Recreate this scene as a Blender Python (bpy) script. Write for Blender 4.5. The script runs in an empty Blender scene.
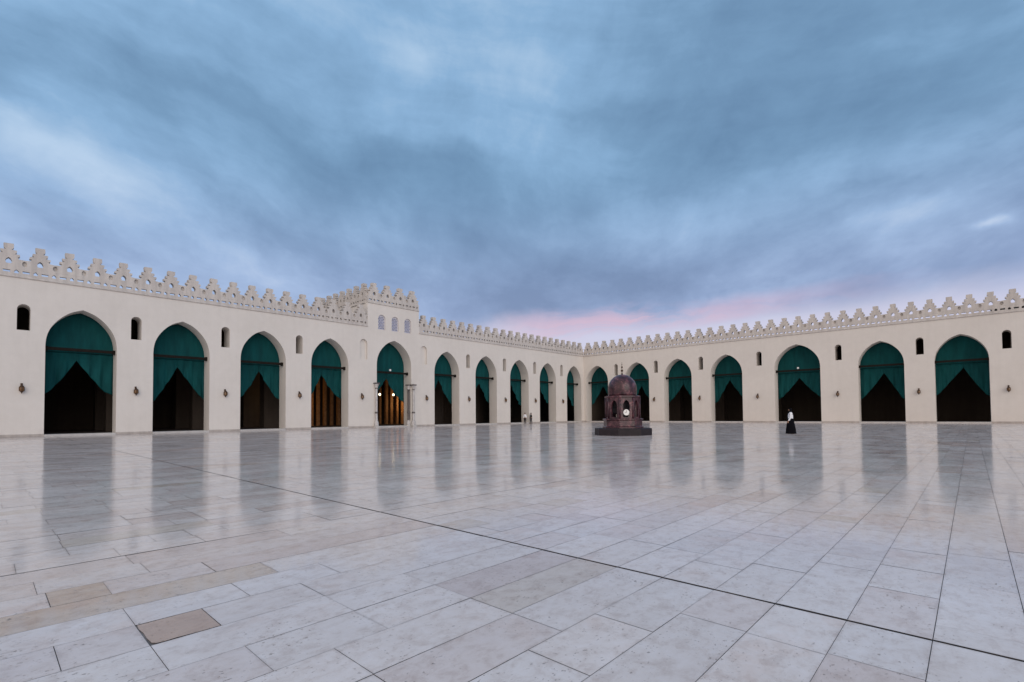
import bpy, bmesh, math, random
from math import sin, cos, pi, sqrt, radians
from mathutils import Vector, Matrix

S = 1.37                      # metres per layout unit (one unit = eye height)
sc = bpy.context.scene
COL = sc.collection
rnd = random.Random(7)

# ------------------------------------------------------------------ materials
def new_mat(name):
    m = bpy.data.materials.new(name); m.use_nodes = True
    nt = m.node_tree
    return m, nt, nt.nodes['Principled BSDF']
def N(nt, t, **kw):
    n = nt.nodes.new(t)
    for k, v in kw.items(): setattr(n, k, v)
    return n
def ramp(nt, pts):
    r = N(nt, 'ShaderNodeValToRGB')
    e = r.color_ramp.elements
    while len(e) < len(pts): e.new(0.5)
    for el, (p, c) in zip(e, pts):
        el.position = p; el.color = (*c, 1) if len(c) == 3 else c
    return r
def noise(nt, scale, detail=4, rough=.55, vec=None, dist=0):
    n = N(nt, 'ShaderNodeTexNoise'); n.inputs['Scale'].default_value = scale
    n.inputs['Detail'].default_value = detail; n.inputs['Roughness'].default_value = rough
    n.inputs['Distortion'].default_value = dist
    if vec is not None: nt.links.new(vec, n.inputs['Vector'])
    return n
def mapping(nt, vec, sc_=(1, 1, 1), loc=(0, 0, 0), rot=(0, 0, 0)):
    mp = N(nt, 'ShaderNodeMapping'); mp.inputs['Scale'].default_value = sc_
    mp.inputs['Location'].default_value = loc; mp.inputs['Rotation'].default_value = rot
    nt.links.new(vec, mp.inputs['Vector']); return mp.outputs[0]
def mixc(nt, fac, a, b, blend='MIX'):
    m = N(nt, 'ShaderNodeMix', data_type='RGBA', blend_type=blend)
    for sock, v in ((m.inputs['Factor'], fac), (m.inputs[6], a), (m.inputs[7], b)):
        if isinstance(v, (int, float)): sock.default_value = v
        elif isinstance(v, tuple): sock.default_value = (*v, 1)
        else: nt.links.new(v, sock)
    return m.outputs[2]
def math_(nt, op, a, b=None, c=None, clamp=False):
    m = N(nt, 'ShaderNodeMath', operation=op); m.use_clamp = clamp
    for i, v in enumerate((a, b, c)):
        if v is None: continue
        if isinstance(v, (int, float)): m.inputs[i].default_value = v
        else: nt.links.new(v, m.inputs[i])
    return m.outputs[0]
def bump(nt, bsdf, h, strength=.3, dist=.02):
    b = N(nt, 'ShaderNodeBump'); b.inputs['Strength'].default_value = strength
    b.inputs['Distance'].default_value = dist
    nt.links.new(h, b.inputs['Height']); nt.links.new(b.outputs[0], bsdf.inputs['Normal'])

def simple(name, col, rough=.6, metal=0, var=.25, scale=6, spec=.4):
    m, nt, b = new_mat(name)
    geo = N(nt, 'ShaderNodeTexCoord').outputs['Object']
    n = noise(nt, scale, 5, .6, geo)
    lo = tuple(c * (1 - var) for c in col); hi = tuple(min(1, c * (1 + var)) for c in col)
    r = ramp(nt, [(.3, lo), (.7, hi)])
    nt.links.new(n.outputs['Fac'], r.inputs[0]); nt.links.new(r.outputs[0], b.inputs['Base Color'])
    b.inputs['Roughness'].default_value = rough; b.inputs['Metallic'].default_value = metal
    b.inputs['Specular IOR Level'].default_value = spec
    return m

def plaster(name, col, dark, streak=.35):
    m, nt, b = new_mat(name)
    pos = N(nt, 'ShaderNodeNewGeometry').outputs['Position']
    big = noise(nt, .22, 5, .6, pos)
    mid = noise(nt, 1.7, 6, .65, pos)
    st = noise(nt, 1.0, 5, .6, mapping(nt, pos, (2.2, 2.2, .16)))
    r1 = ramp(nt, [(.32, dark), (.62, col)])
    f = math_(nt, 'ADD', math_(nt, 'MULTIPLY', big.outputs['Fac'], .6), math_(nt, 'MULTIPLY', mid.outputs['Fac'], .4))
    nt.links.new(f, r1.inputs[0])
    r2 = ramp(nt, [(.38, (1 - streak * .45,) * 3), (.6, (1, 1, 1))])
    nt.links.new(st.outputs['Fac'], r2.inputs[0])
    nt.links.new(mixc(nt, 1.0, r1.outputs[0], r2.outputs[0], 'MULTIPLY'), b.inputs['Base Color'])
    b.inputs['Roughness'].default_value = .85; b.inputs['Specular IOR Level'].default_value = .2
    fine = noise(nt, 14, 4, .6, pos)
    bump(nt, b, fine.outputs['Fac'], .25, .01)
    return m

M = {}
M['plaster'] = plaster('plaster', (.70, .66, .615), (.64, .60, .555), .05)
M['trim'] = plaster('trim_plaster', (.62, .58, .54), (.52, .475, .445), .35)
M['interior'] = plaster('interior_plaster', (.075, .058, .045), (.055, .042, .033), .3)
M['skirting'] = plaster('skirting_stone', (.50, .455, .42), (.40, .355, .32), .4)
M['threshold'] = plaster('threshold_marble', (.56, .54, .52), (.46, .44, .42), .2)
M['wood'] = simple('dark_wood', (.014, .011, .009), .7, var=.4, scale=9, spec=.08)
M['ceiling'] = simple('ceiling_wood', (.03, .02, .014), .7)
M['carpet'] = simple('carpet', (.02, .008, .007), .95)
M['boards'] = simple('brown_boards', (.27, .135, .055), .6, var=.35, scale=3)
M['brass'] = simple('aged_brass', (.07, .038, .022), .5, .5, var=.4, scale=30)
M['white'] = simple('white_enamel', (.75, .75, .74), .4, var=.05)
M['black'] = simple('black_paint', (.012, .012, .012), .5)
M['lattice'] = simple('lattice_gypsum', (.52, .52, .58), .7)
M['column'] = simple('column_marble', (.50, .48, .47), .35, var=.25, scale=4)
M['column_dark'] = simple('column_dark_marble', (.10, .085, .085), .3, var=.4, scale=5)
M['skin'] = simple('skin', (.38, .22, .15), .55, var=.1)
M['cloth_white'] = simple('white_cotton', (.78, .79, .82), .9, var=.12, scale=14)
M['cloth_black'] = simple('black_cloth', (.004, .004, .006), .95, spec=.1)
M['cloth_navy'] = simple('dark_trousers', (.02, .018, .024), .9)
M['hair'] = simple('black_hair', (.012, .009, .008), .5)
M['shoe'] = simple('shoe_leather', (.02, .017, .015), .5)

def curtain_mat():
    m, nt, b = new_mat('teal_curtain_cloth')
    pos = N(nt, 'ShaderNodeNewGeometry').outputs['Position']
    n = noise(nt, 1.3, 5, .6, mapping(nt, pos, (1.5, 1.5, .3)))
    r = ramp(nt, [(.3, (.0025, .046, .049)), (.7, (.004, .076, .079))])
    nt.links.new(n.outputs['Fac'], r.inputs[0]); nt.links.new(r.outputs[0], b.inputs['Base Color'])
    b.inputs['Roughness'].default_value = .8
    b.inputs['Specular IOR Level'].default_value = .15
    w = noise(nt, 60, 2, .5, pos); bump(nt, b, w.outputs['Fac'], .2, .004)
    return m
M['curtain'] = curtain_mat()

def granite(name, base, spk, rough):
    m, nt, b = new_mat(name)
    oc = N(nt, 'ShaderNodeTexCoord').outputs['Object']
    n1 = noise(nt, 3.2, 8, .78, oc, .6)
    v = N(nt, 'ShaderNodeTexVoronoi'); v.inputs['Scale'].default_value = 26
    nt.links.new(oc, v.inputs['Vector'])
    r = ramp(nt, [(.38, tuple(c * .35 for c in base)), (.52, base), (.66, spk)])
    nt.links.new(n1.outputs['Fac'], r.inputs[0])
    r2 = ramp(nt, [(.1, (1.5, 1.4, 1.35)), (.32, (.85, .85, .85))])
    nt.links.new(v.outputs['Distance'], r2.inputs[0])
    nt.links.new(mixc(nt, 1, r.outputs[0], r2.outputs[0], 'MULTIPLY'), b.inputs['Base Color'])
    b.inputs['Roughness'].default_value = rough
    return m
M['granite'] = granite('red_granite', (.060, .019, .029), (.27, .11, .125), .3)
M['granite_dark'] = granite('dark_granite', (.014, .007, .011), (.03, .017, .022), .7)

def glass_mat():
    m, nt, b = new_mat('sky_glow_pane')
    b.inputs['Base Color'].default_value = (.40, .46, .78, 1)  # blue sky glow of the panes is put into the base colour
    b.inputs['Roughness'].default_value = .12
    return m
M['glass'] = glass_mat()
def amber():
    m, nt, b = new_mat('lantern_glass')
    b.inputs['Base Color'].default_value = (.16, .08, .03, 1); b.inputs['Roughness'].default_value = .2
    return m
M['amber'] = amber()
def lamp_mat(name, col, st):
    m, nt, b = new_mat(name)
    b.inputs['Base Color'].default_value = (.8, .8, .8, 1)
    b.inputs['Emission Color'].default_value = (*col, 1); b.inputs['Emission Strength'].default_value = st
    return m
M['globe'] = lamp_mat('lit_globe', (1, .80, .50), 4.5)
M['clock'] = simple('clock_dial', (.80, .79, .76), .4, var=.04)

def paving_mat():
    m, nt, b = new_mat('polished_travertine')
    pos = N(nt, 'ShaderNodeNewGeometry').outputs['Position']
    at = N(nt, 'ShaderNodeAttribute', attribute_name='tone'); at.attribute_type = 'GEOMETRY'
    at2 = N(nt, 'ShaderNodeAttribute', attribute_name='seed'); at2.attribute_type = 'GEOMETRY'
    # offset the vein pattern for every slab
    off = N(nt, 'ShaderNodeVectorMath', operation='ADD')
    sc2 = N(nt, 'ShaderNodeVectorMath', operation='SCALE'); sc2.inputs['Scale'].default_value = 40
    nt.links.new(at2.outputs['Vector'], sc2.inputs[0])
    nt.links.new(pos, off.inputs[0]); nt.links.new(sc2.outputs[0], off.inputs[1])
    vein = noise(nt, 1.0, 8, .68, mapping(nt, off.outputs[0], (7, 1.9, 3)), .5)
    cloud = noise(nt, 1.4, 5, .6, off.outputs[0])
    wear = noise(nt, .35, 6, .65, pos)
    r = ramp(nt, [(.30, (.94, .925, .915)), (.48, (1, 1, 1)), (.72, (1.03, 1.03, 1.03))])
    nt.links.new(vein.outputs['Fac'], r.inputs[0])
    c = mixc(nt, 1, at.outputs['Color'], r.outputs[0], 'MULTIPLY')
    # warm stains inside some slabs
    sf = ramp(nt, [(.56, (0, 0, 0)), (.72, (.55, .55, .55))]); nt.links.new(cloud.outputs['Fac'], sf.inputs[0])
    c = mixc(nt, sf.outputs[0], c, mixc(nt, 1, c, (.93, .79, .70), 'MULTIPLY'))
    wf = ramp(nt, [(.38, (.91, .89, .88)), (.6, (1, 1, 1))]); nt.links.new(wear.outputs['Fac'], wf.inputs[0])
    c = mixc(nt, 1, c, wf.outputs[0], 'MULTIPLY')
    # reddish dirt patches
    dn = noise(nt, .30, 8, .72, mapping(nt, pos, (1, .6, 1), (13.3, 4.1, 0)))
    df = ramp(nt, [(.555, (0, 0, 0)), (.68, (.75, .75, .75))]); nt.links.new(dn.outputs['Fac'], df.inputs[0])
    c = mixc(nt, df.outputs[0], c, mixc(nt, 1, c, (.86, .68, .58), 'MULTIPLY'))
    # travertine pits
    pit = noise(nt, 1.0, 3, .5, mapping(nt, off.outputs[0], (52, 34, 20)))
    pit_area = noise(nt, 3.2, 4, .6, off.outputs[0])
    pf = ramp(nt, [(.63, (0, 0, 0)), (.67, (1, 1, 1))]); nt.links.new(pit.outputs['Fac'], pf.inputs[0])
    pa = ramp(nt, [(.42, (0, 0, 0)), (.56, (1, 1, 1))]); nt.links.new(pit_area.outputs['Fac'], pa.inputs[0])
    pm = math_(nt, 'MULTIPLY', pf.outputs[0], pa.outputs[0])
    c = mixc(nt, math_(nt, 'MULTIPLY', pm, .65), c, (.13, .105, .09))
    mot = noise(nt, 1.0, 6, .7, mapping(nt, off.outputs[0], (9, 6.5, 3)), .3)
    mf = ramp(nt, [(.32, (.80, .73, .695)), (.5, (1, .98, .97)), (.66, (1.06, 1.06, 1.08))]); nt.links.new(mot.outputs['Fac'], mf.inputs[0])
    c = mixc(nt, .9, c, mf.outputs[0], 'MULTIPLY')
    # grime along the joints, patchy
    ea = N(nt, 'ShaderNodeAttribute', attribute_name='inset'); ea.attribute_type = 'GEOMETRY'
    es = N(nt, 'ShaderNodeAttribute', attribute_name='size'); es.attribute_type = 'GEOMETRY'
    e1 = N(nt, 'ShaderNodeSeparateXYZ'); nt.links.new(ea.outputs['Vector'], e1.inputs[0])
    e2 = N(nt, 'ShaderNodeSeparateXYZ'); nt.links.new(es.outputs['Vector'], e2.inputs[0])
    ed = math_(nt, 'MINIMUM', math_(nt, 'MINIMUM', e1.outputs[0], math_(nt, 'SUBTRACT', e2.outputs[0], e1.outputs[0])), math_(nt, 'MINIMUM', e1.outputs[1], math_(nt, 'SUBTRACT', e2.outputs[1], e1.outputs[1])))
    gn = noise(nt, 4.0, 6, .7, pos)
    ed = math_(nt, 'SUBTRACT', ed, math_(nt, 'MULTIPLY', math_(nt, 'SUBTRACT', gn.outputs['Fac'], .52), .12))
    gm = N(nt, 'ShaderNodeMapRange'); gm.inputs['From Min'].default_value = .016; gm.inputs['From Max'].default_value = -.002; nt.links.new(ed, gm.inputs['Value'])
    c = mixc(nt, math_(nt, 'MULTIPLY', gm.outputs[0], .28), c, (.36, .28, .24))
    nt.links.new(c, b.inputs['Base Color'])
    rr = N(nt, 'ShaderNodeMapRange'); rr.inputs['From Min'].default_value = .3; rr.inputs['From Max'].default_value = .7
    rr.inputs['To Min'].default_value = .06; rr.inputs['To Max'].default_value = .16
    nt.links.new(math_(nt, 'ADD', math_(nt, 'MULTIPLY', wear.outputs['Fac'], .5), math_(nt, 'MULTIPLY', vein.outputs['Fac'], .5)), rr.inputs['Value'])
    nt.links.new(math_(nt, 'ADD', rr.outputs[0], math_(nt, 'MULTIPLY', pm, .4)), b.inputs['Roughness'])
    b.inputs['Specular IOR Level'].default_value = .42
    wav = noise(nt, 1.1, 3, .5, pos)
    h = math_(nt, 'SUBTRACT', math_(nt, 'MULTIPLY', wav.outputs['Fac'], .25), math_(nt, 'MULTIPLY', pm, .3))
    h = math_(nt, 'ADD', h, math_(nt, 'MULTIPLY', vein.outputs['Fac'], .04))
    bump(nt, b, h, .22, .012)
    # a dry film of dust breaks the polish in patches
    dd = N(nt, 'ShaderNodeBsdfDiffuse'); nt.links.new(mixc(nt, .5, c, (.65, .60, .575)), dd.inputs['Color'])
    dn2 = noise(nt, .8, 6, .65, mapping(nt, pos, (1.6, .8, 1), (3.1, 8.2, 0)))
    dr = N(nt, 'ShaderNodeMapRange'); dr.inputs['From Min'].default_value = .35; dr.inputs['From Max'].default_value = .68
    dr.inputs['To Min'].default_value = .03; dr.inputs['To Max'].default_value = .32
    sx_ = N(nt, 'ShaderNodeSeparateXYZ'); nt.links.new(at2.outputs['Vector'], sx_.inputs[0])
    nt.links.new(math_(nt, 'ADD', dn2.outputs['Fac'], math_(nt, 'MULTIPLY', math_(nt, 'SUBTRACT', sx_.outputs[0], .5), .12)), dr.inputs['Value'])
    ms = N(nt, 'ShaderNodeMixShader'); nt.links.new(dr.outputs[0], ms.inputs[0]); nt.links.new(b.outputs[0], ms.inputs[1]); nt.links.new(dd.outputs[0], ms.inputs[2])
    nt.links.new(ms.outputs[0], nt.nodes['Material Output'].inputs['Surface'])
    return m
M['paving'] = paving_mat()
M['joint'] = simple('dark_joint', (.27, .245, .24), .9, var=.7, scale=1.1)
M['groove'] = simple('black_groove', (.012, .012, .014), .8)
M['sand'] = simple('sandy_ground', (.36, .32, .27), .95, scale=.3)

# ------------------------------------------------------------------ helpers
def tag(o, label=None, cat=None, group=None, kind=None):
    if label: o['label'] = label
    if cat: o['category'] = cat
    if group: o['group'] = group
    if kind: o['kind'] = kind
    return o
def empty(name, loc, rz=0):
    o = bpy.data.objects.new(name, None); COL.objects.link(o)
    o.empty_display_size = .3
    o.location = loc; o.rotation_euler = (0, 0, rz); return o
def link(name, me, mat, parent=None, world=False, smooth=False):
    """world=True: the mesh is in world coordinates and its thing is only translated"""
    o = bpy.data.objects.new(name, me); COL.objects.link(o)
    if mat and not me.materials: me.materials.append(mat)
    if smooth:
        for p in me.polygons: p.use_smooth = True
    if parent is not None:
        o.parent = parent
        if world:
            q = parent; off = Vector((0, 0, 0))
            while q is not None: off += Vector(q.location); q = q.parent
            o.location = -off
    return o
class MB:
    def __init__(s): s.v = []; s.f = []
    def add(s, vs, fs):
        k = len(s.v); s.v += [tuple(v) for v in vs]; s.f += [tuple(i + k for i in f) for f in fs]; return s
    def box(s, x0, x1, y0, y1, z0, z1):
        return s.add([(x0, y0, z0), (x1, y0, z0), (x1, y1, z0), (x0, y1, z0), (x0, y0, z1), (x1, y0, z1), (x1, y1, z1), (x0, y1, z1)],
                     [(0, 3, 2, 1), (4, 5, 6, 7), (0, 1, 5, 4), (1, 2, 6, 5), (2, 3, 7, 6), (3, 0, 4, 7)])
    def lathe(s, prof, n=16, cx=0, cy=0, a0=0, rfun=None):
        vs = []; fs = []
        for (r, z) in prof:
            for i in range(n):
                t = a0 + 2 * pi * i / n
                rr = r * (rfun(t, z) if rfun else 1)
                vs.append((cx + rr * cos(t), cy + rr * sin(t), z))
        for j in range(len(prof) - 1):
            for i in range(n):
                fs.append((j * n + i, j * n + (i + 1) % n, (j + 1) * n + (i + 1) % n, (j + 1) * n + i))
        fs.append(tuple(reversed(range(n)))); fs.append(tuple((len(prof) - 1) * n + i for i in range(n)))
        return s.add(vs, fs)
    def tube(s, pts, r, n=8):
        rs = r if isinstance(r, (list, tuple)) else [r] * len(pts)
        P = [Vector(p) for p in pts]; vs = []; fs = []
        for i, p in enumerate(P):
            d = (P[min(i + 1, len(P) - 1)] - P[max(i - 1, 0)]).normalized()
            a = d.cross(Vector((0, 0, 1)) if abs(d.z) < .9 else Vector((1, 0, 0))).normalized(); b_ = d.cross(a)
            for k in range(n):
                t = 2 * pi * k / n; vs.append(p + (a * cos(t) + b_ * sin(t)) * rs[i])
        for j in range(len(P) - 1):
            for i in range(n): fs.append((j * n + i, j * n + (i + 1) % n, (j + 1) * n + (i + 1) % n, (j + 1) * n + i))
        fs.append(tuple(reversed(range(n)))); fs.append(tuple((len(P) - 1) * n + i for i in range(n)))
        return s.add(vs, fs)
    def mesh(s, name, scale=S, xf=None):
        me = bpy.data.meshes.new(name)
        vs = [Vector(v) for v in s.v]
        if xf: vs = [Vector(xf(v)) for v in vs]
        me.from_pydata([v * scale for v in vs], [], s.f)
        bm = bmesh.new(); bm.from_mesh(me); bmesh.ops.recalc_face_normals(bm, faces=bm.faces); bm.to_mesh(me); bm.free()
        return me
    def build(s, name, mat, parent=None, world=False, smooth=False, scale=S, xf=None):
        return link(name, s.mesh(name, scale, xf), mat, parent, world, smooth)

def flat(name, loops, thick, xf, scale=S, bevel=0):
    """2D outline (first loop) with holes, extruded over w in [-thick, 0]; xf(u, v, w) -> world units"""
    cu = bpy.data.curves.new(name, 'CURVE'); cu.dimensions = '2D'; cu.fill_mode = 'BOTH'
    cu.extrude = thick / 2
    for lp in loops:
        sp = cu.splines.new('POLY'); sp.points.add(len(lp) - 1); sp.use_cyclic_u = True
        for p, (u, v) in zip(sp.points, lp): p.co = (u, v, 0, 1)
    tmp = bpy.data.objects.new('tmp', cu); COL.objects.link(tmp)
    dg = bpy.context.evaluated_depsgraph_get(); dg.update()
    me = bpy.data.meshes.new_from_object(tmp.evaluated_get(dg))
    bpy.data.objects.remove(tmp); bpy.data.curves.remove(cu)
    me.name = name; me.materials.clear()
    bm = bmesh.new(); bm.from_mesh(me)
    bmesh.ops.remove_doubles(bm, verts=bm.verts, dist=1e-5)
    for v in bm.verts:
        v.co = Vector(xf(v.co.x, v.co.y, v.co.z - thick / 2)) * scale
    bmesh.ops.recalc_face_normals(bm, faces=bm.faces)
    bm.to_mesh(me); bm.free()
    for p in me.polygons: p.use_smooth = False
    return me

# layout frame: x = distance from the left arcade face, y = -(distance from the right arcade face), corner at the origin
def XL(u, v, w=0): return (w, -u, v)         # left arcade: u = a, w towards the courtyard
def XR(u, v, w=0): return (u, -w, v)         # right arcade: u = b

PROF = [(1.0, 0.0), (1.0, .08), (.985, .215), (.94, .365), (.85, .515), (.715, .66), (.545, .79), (.355, .895), (.175, .955), (0, 1.0)]
def smooth_prof():
    # Catmull-Rom through the profile, from springing to apex
    P = PROF; out = []
    for i in range(len(P) - 1):
        p0 = P[max(i - 1, 0)]; p1 = P[i]; p2 = P[i + 1]; p3 = P[min(i + 2, len(P) - 1)]
        for k in range(3):
            t = k / 3
            out.append(tuple(.5 * ((2 * p1[j]) + (-p0[j] + p2[j]) * t + (2 * p0[j] - 5 * p1[j] + 4 * p2[j] - p3[j]) * t * t + (-p0[j] + 3 * p1[j] - 3 * p2[j] + p3[j]) * t ** 3) for j in (0, 1)))
    out.append(P[-1]); return out
SP = smooth_prof()
def arch_pts(c, hw, zs, za):
    """from right springing over the apex to the left springing"""
    r = [(c + hw * x, zs + (za - zs) * y) for x, y in SP]
    l = [(c - hw * x, zs + (za - zs) * y) for x, y in reversed(SP[:-1])]
    return r + l
def arch_top(x, hw, zs, za):
    x = min(1, abs(x) / hw)
    for (x0, y0), (x1, y1) in zip(SP[:-1], SP[1:]):
        if x1 <= x <= x0: return zs + (za - zs) * (y0 + (y1 - y0) * (x - x0) / ((x1 - x0) or 1e-9))
    return zs
def win_loop(c, hw, z0, z1, n=8):
    r = z1 - hw
    return [(c - hw, z0), (c + hw, z0)] + [(c + hw * cos(t * pi / n), r + hw * sin(t * pi / n)) for t in range(0, n + 1)]

# ------------------------------------------------------------------ the two arcades
FZ = .11                                     # floor level inside the halls
HC = 8.86                                    # top of plain wall / string course
WT = 1.2                                     # wall thickness
PERIOD = 1.27
L_ARCH = [57.08, 51.83, 46.75, 41.55, 36.33, 30.15, 23.95, 18.46, 13.06, 7.78, 2.24, 62.33, 67.58]     # metres along from the corner, index 5 = portal
R_ARCH = [2.12, 7.95, 13.30, 18.87, 25.80, 32.6, 38.05, 43.5, 48.9]                       # index 4 = wide centre arch
L_WIN = [64.9, 59.65, 54.34, 49.26, 44.15, 38.9, 21.1, 15.58, 10.3, 4.95]
L_NICHE = [33.28, 26.82]
R_WIN = [5.02, 10.56, 16.08, 22.28, 29.37, 35.4, 40.8, 46.2]
def a_dim(side, i):
    if side == 'L' and i == 5: return 1.84, 5.4, 7.9
    if side == 'R' and i == 4: return 2.05, 5.35, 7.90
    return (1.61, 5.05, 7.46) if side == 'L' else (1.70, 5.1, 7.50)

def wall_outline(u0, u1, arches):
    o = [(u0, 0)]
    for c, hw, zs, za in sorted(arches):
        o += [(c - hw, 0)] + list(reversed(arch_pts(c, hw, zs, za))) + [(c + hw, 0)]
    return o + [(u1, 0), (u1, HC), (u0, HC)]

def merlon_mesh(name, t, xf):
    h = PERIOD / 2
    up_ = [(.40, 9.90), (.345, 10.01), (.44, 10.04), (.44, 10.15), (.225, 10.17), (.325, 10.25), (.325, 10.36), (.115, 10.38), (.205, 10.50), (.205, 10.72)]
    jt = lambda: [(x + rnd.uniform(-.014, .012), z + rnd.uniform(-.012, .010)) for x, z in up_]
    upR, upL = jt(), jt()
    back = [(h, 9.44), (h, 9.88)]
    front = [(h, 9.44), (h, 9.53), (.56, 9.55), (.53, 9.66), (.56, 9.78), (h, 9.82), (h, 9.88)]
    hole = [(-.10, 9.62), (.10, 9.62), (.135, 9.76), (.085, 9.88), (0, 9.95), (-.085, 9.88), (-.135, 9.76)]
    bm = bmesh.new()
    for sd_, w0, th in ((front, 0, .12), (back, -.12, t - .12)):
        out = sd_ + upR + [(-x, z) for x, z in reversed(sd_ + upL)]
        bm.from_mesh(flat(name, [out, hole], th, lambda u, v, w, w0=w0: xf(u, v, w + w0)))
    me = bpy.data.meshes.new(name); bm.to_mesh(me); bm.free()
    return me
PT = .40                                     # parapet thickness
def band_loops(u0, u1, z0=8.99, z1=9.44, zc=9.2):
    loops = [[(u0, z0), (u1, z0), (u1, z1), (u0, z1)]]
    u = u0 + .2; k = 0
    while u < u1 - .25:
        if k % 2: loops.append([(u - .145, zc - .06), (u + .145, zc - .06), (u + .145, zc + .06), (u - .145, zc + .06)])
        else: loops.append([(u - .08, zc - .09), (u + .08, zc - .09), (u + .095, zc + .01), (u, zc + .115), (u - .095, zc + .01)])
        u += .385; k += 1
    return loops
def parapet(root, X, u0, u1, dz=0, first=None):
    """string course, pierced band and a merlon for every period"""
    shift = lambda f: (lambda u, v, w: f(u, v + dz, w))
    link('pierced_band', flat('pierced_band', band_loops(u0, u1), .22, lambda u, v, w: X(u, v + dz, w - .01)), M['trim'], root, True)
    m = MB()
    prof = [(-PT, HC), (.05, HC), (.075, HC + .03), (.075, HC + .07), (.035, HC + .10), (.035, HC + .13), (-PT, HC + .13)]
    n = len(prof); vs = [X(u, z + dz, w) for u in (u0, u1) for (w, z) in prof]
    m.add(vs, [(i, (i + 1) % n, n + (i + 1) % n, n + i) for i in range(n)] + [tuple(range(n)), tuple(range(n, 2 * n))])
    m.build('string_course', M['trim'], root, True)
    cnt = max(1, round((u1 - u0) / PERIOD)); step = (u1 - u0) / cnt; vari = []
    for k in range(cnt):
        uc = u0 + step * (k + .5)
        if k < 4:
            f = step / PERIOD
            vari.append(merlon_mesh('merlon', PT - .04, lambda u, v, w: tuple(a - b for a, b in zip(X(u * f, v + dz, w - .02), X(0, 0, 0)))))
        o = link('merlon', rnd.choice(vari), M['trim'], root)
        jig = (rnd.random() - .5) * .012
        o.location = Vector(X(uc, jig, 0)) * S - root.location
def parapet_run(root, X, runs):
    for u0, u1 in runs: parapet(root, X, u0, u1)

def skirting_and_sills(root, X, arches, u0, u1):
    edges = [u0] + [e for c, hw, zs, za in sorted(arches) for e in (c - hw, c + hw)] + [u1]
    for s, e in zip(edges[0::2], edges[1::2]):
        m = MB(); vs = []
        for u in (s, e):
            for (w, z) in ((-.02, 0.0), (.03, 0.0), (.03, .13), (.012, .16), (-.02, .16)): vs.append(X(u, z, w))
        m.add(vs, [(i, (i + 1) % 5, 5 + (i + 1) % 5, 5 + i) for i in range(5)] + [tuple(range(5)), tuple(range(5, 10))])
        m.build('skirting', M['skirting'], root, True)
    for c, hw, zs, za in arches:
        m = MB(); vs = []
        for u in (c - hw + .002, c + hw - .002):
            for (w, z) in ((-WT, 0), (.05, 0), (.05, FZ - .02), (.03, FZ + .004), (-WT, FZ + .004)): vs.append(X(u, z, w))
        m.add(vs, [(i, (i + 1) % 5, 5 + (i + 1) % 5, 5 + i) for i in range(5)] + [tuple(range(5)), tuple(range(5, 10))])
        m.build('threshold', M['threshold'], root, True)
def tie_beams(root, X, arches, z):
    for c, hw, zs, za in arches:
        m = MB(); q = []
        for (u0, u1, w0, w1, z0, z1) in ((c - hw - .05, c + hw + .05, -.66, -.52, z - .085, z + .085), (c - hw - .02, c - hw + .13, -.70, -.48, z - .14, z + .12), (c + hw - .13, c + hw + .02, -.70, -.48, z - .14, z + .12)):
            mm = MB().box(u0, u1, w0, w1, z0, z1)
            m.add([X(v[0], v[2], v[1]) for v in mm.v], mm.f)
        m.build('tie_beam', M['wood'], root, True)

left = tag(empty('left_arcade', Vector(XL(30, 0, -2)) * S), 'long pale left arcade of pointed arches receding to the corner, interrupted by the raised portal', 'arcade')
right = tag(empty('right_arcade', Vector(XR(26, 0, -2)) * S), 'shaded cream right arcade behind the domed kiosk, its stepped merlons outlined on the sky', 'arcade')
portal = tag(empty('portal_block', Vector(XL(30.15, 0, -2)) * S), 'raised cream portal block with three small arched lattice windows and marble columns', 'portal')

P0, P1 = 27.4, 32.9
LA = [(c, *a_dim('L', i)) for i, c in enumerate(L_ARCH)]
RA = [(c, *a_dim('R', i)) for i, c in enumerate(R_ARCH)]
for (u0, u1) in ((WT * -0.0, P0), (P1, 72.0)):
    ar = [a for a in LA if u0 < a[0] < u1]
    loops = [wall_outline(u0, u1, ar)]
    holes = [win_loop(c, .27, 5.97, 7.43) for c in L_WIN if u0 < c < u1] + [win_loop(c, .36, 5.97, 7.74) for c in L_NICHE if u0 < c < u1]
    link('arcade_wall', flat('arcade_wall', loops + holes, WT, XL), M['plaster'], left, True)
    skirting_and_sills(left, XL, ar, u0, u1)
    tie_beams(left, XL, ar, 5.12)
nb = MB()
for c in L_NICHE:                            # blind niches are closed a hand's depth behind the face
    if not (P0 < c < P1):
        nb = MB(); mm = MB().box(c - .37, c + .37, -.9, -.2, 5.93, 7.78); nb.add([XL(v[0], v[2], v[1]) for v in mm.v], mm.f)
        nb.build('niche_back', M['plaster'], left, True)
    else:
        nb = MB(); mm = MB().box(c - .37, c + .37, -.9, -.2, 5.93, 7.78); nb.add([XL(v[0], v[2], v[1]) for v in mm.v], mm.f)
        nb.build('niche_back', M['plaster'], portal, True)
parapet_run(left, XL, [(.002, P0), (P1, 72.0)])

link('arcade_wall', flat('arcade_wall', [wall_outline(0, 52, RA)] + [win_loop(c, .27, 6.0, 7.5) for c in R_WIN], WT, XR), M['plaster'], right, True)
skirting_and_sills(right, XR, RA, 0.036, 52)
tie_beams(right, XR, RA, 5.3)
parapet_run(right, XR, [(0.0, 52.0)])

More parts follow.
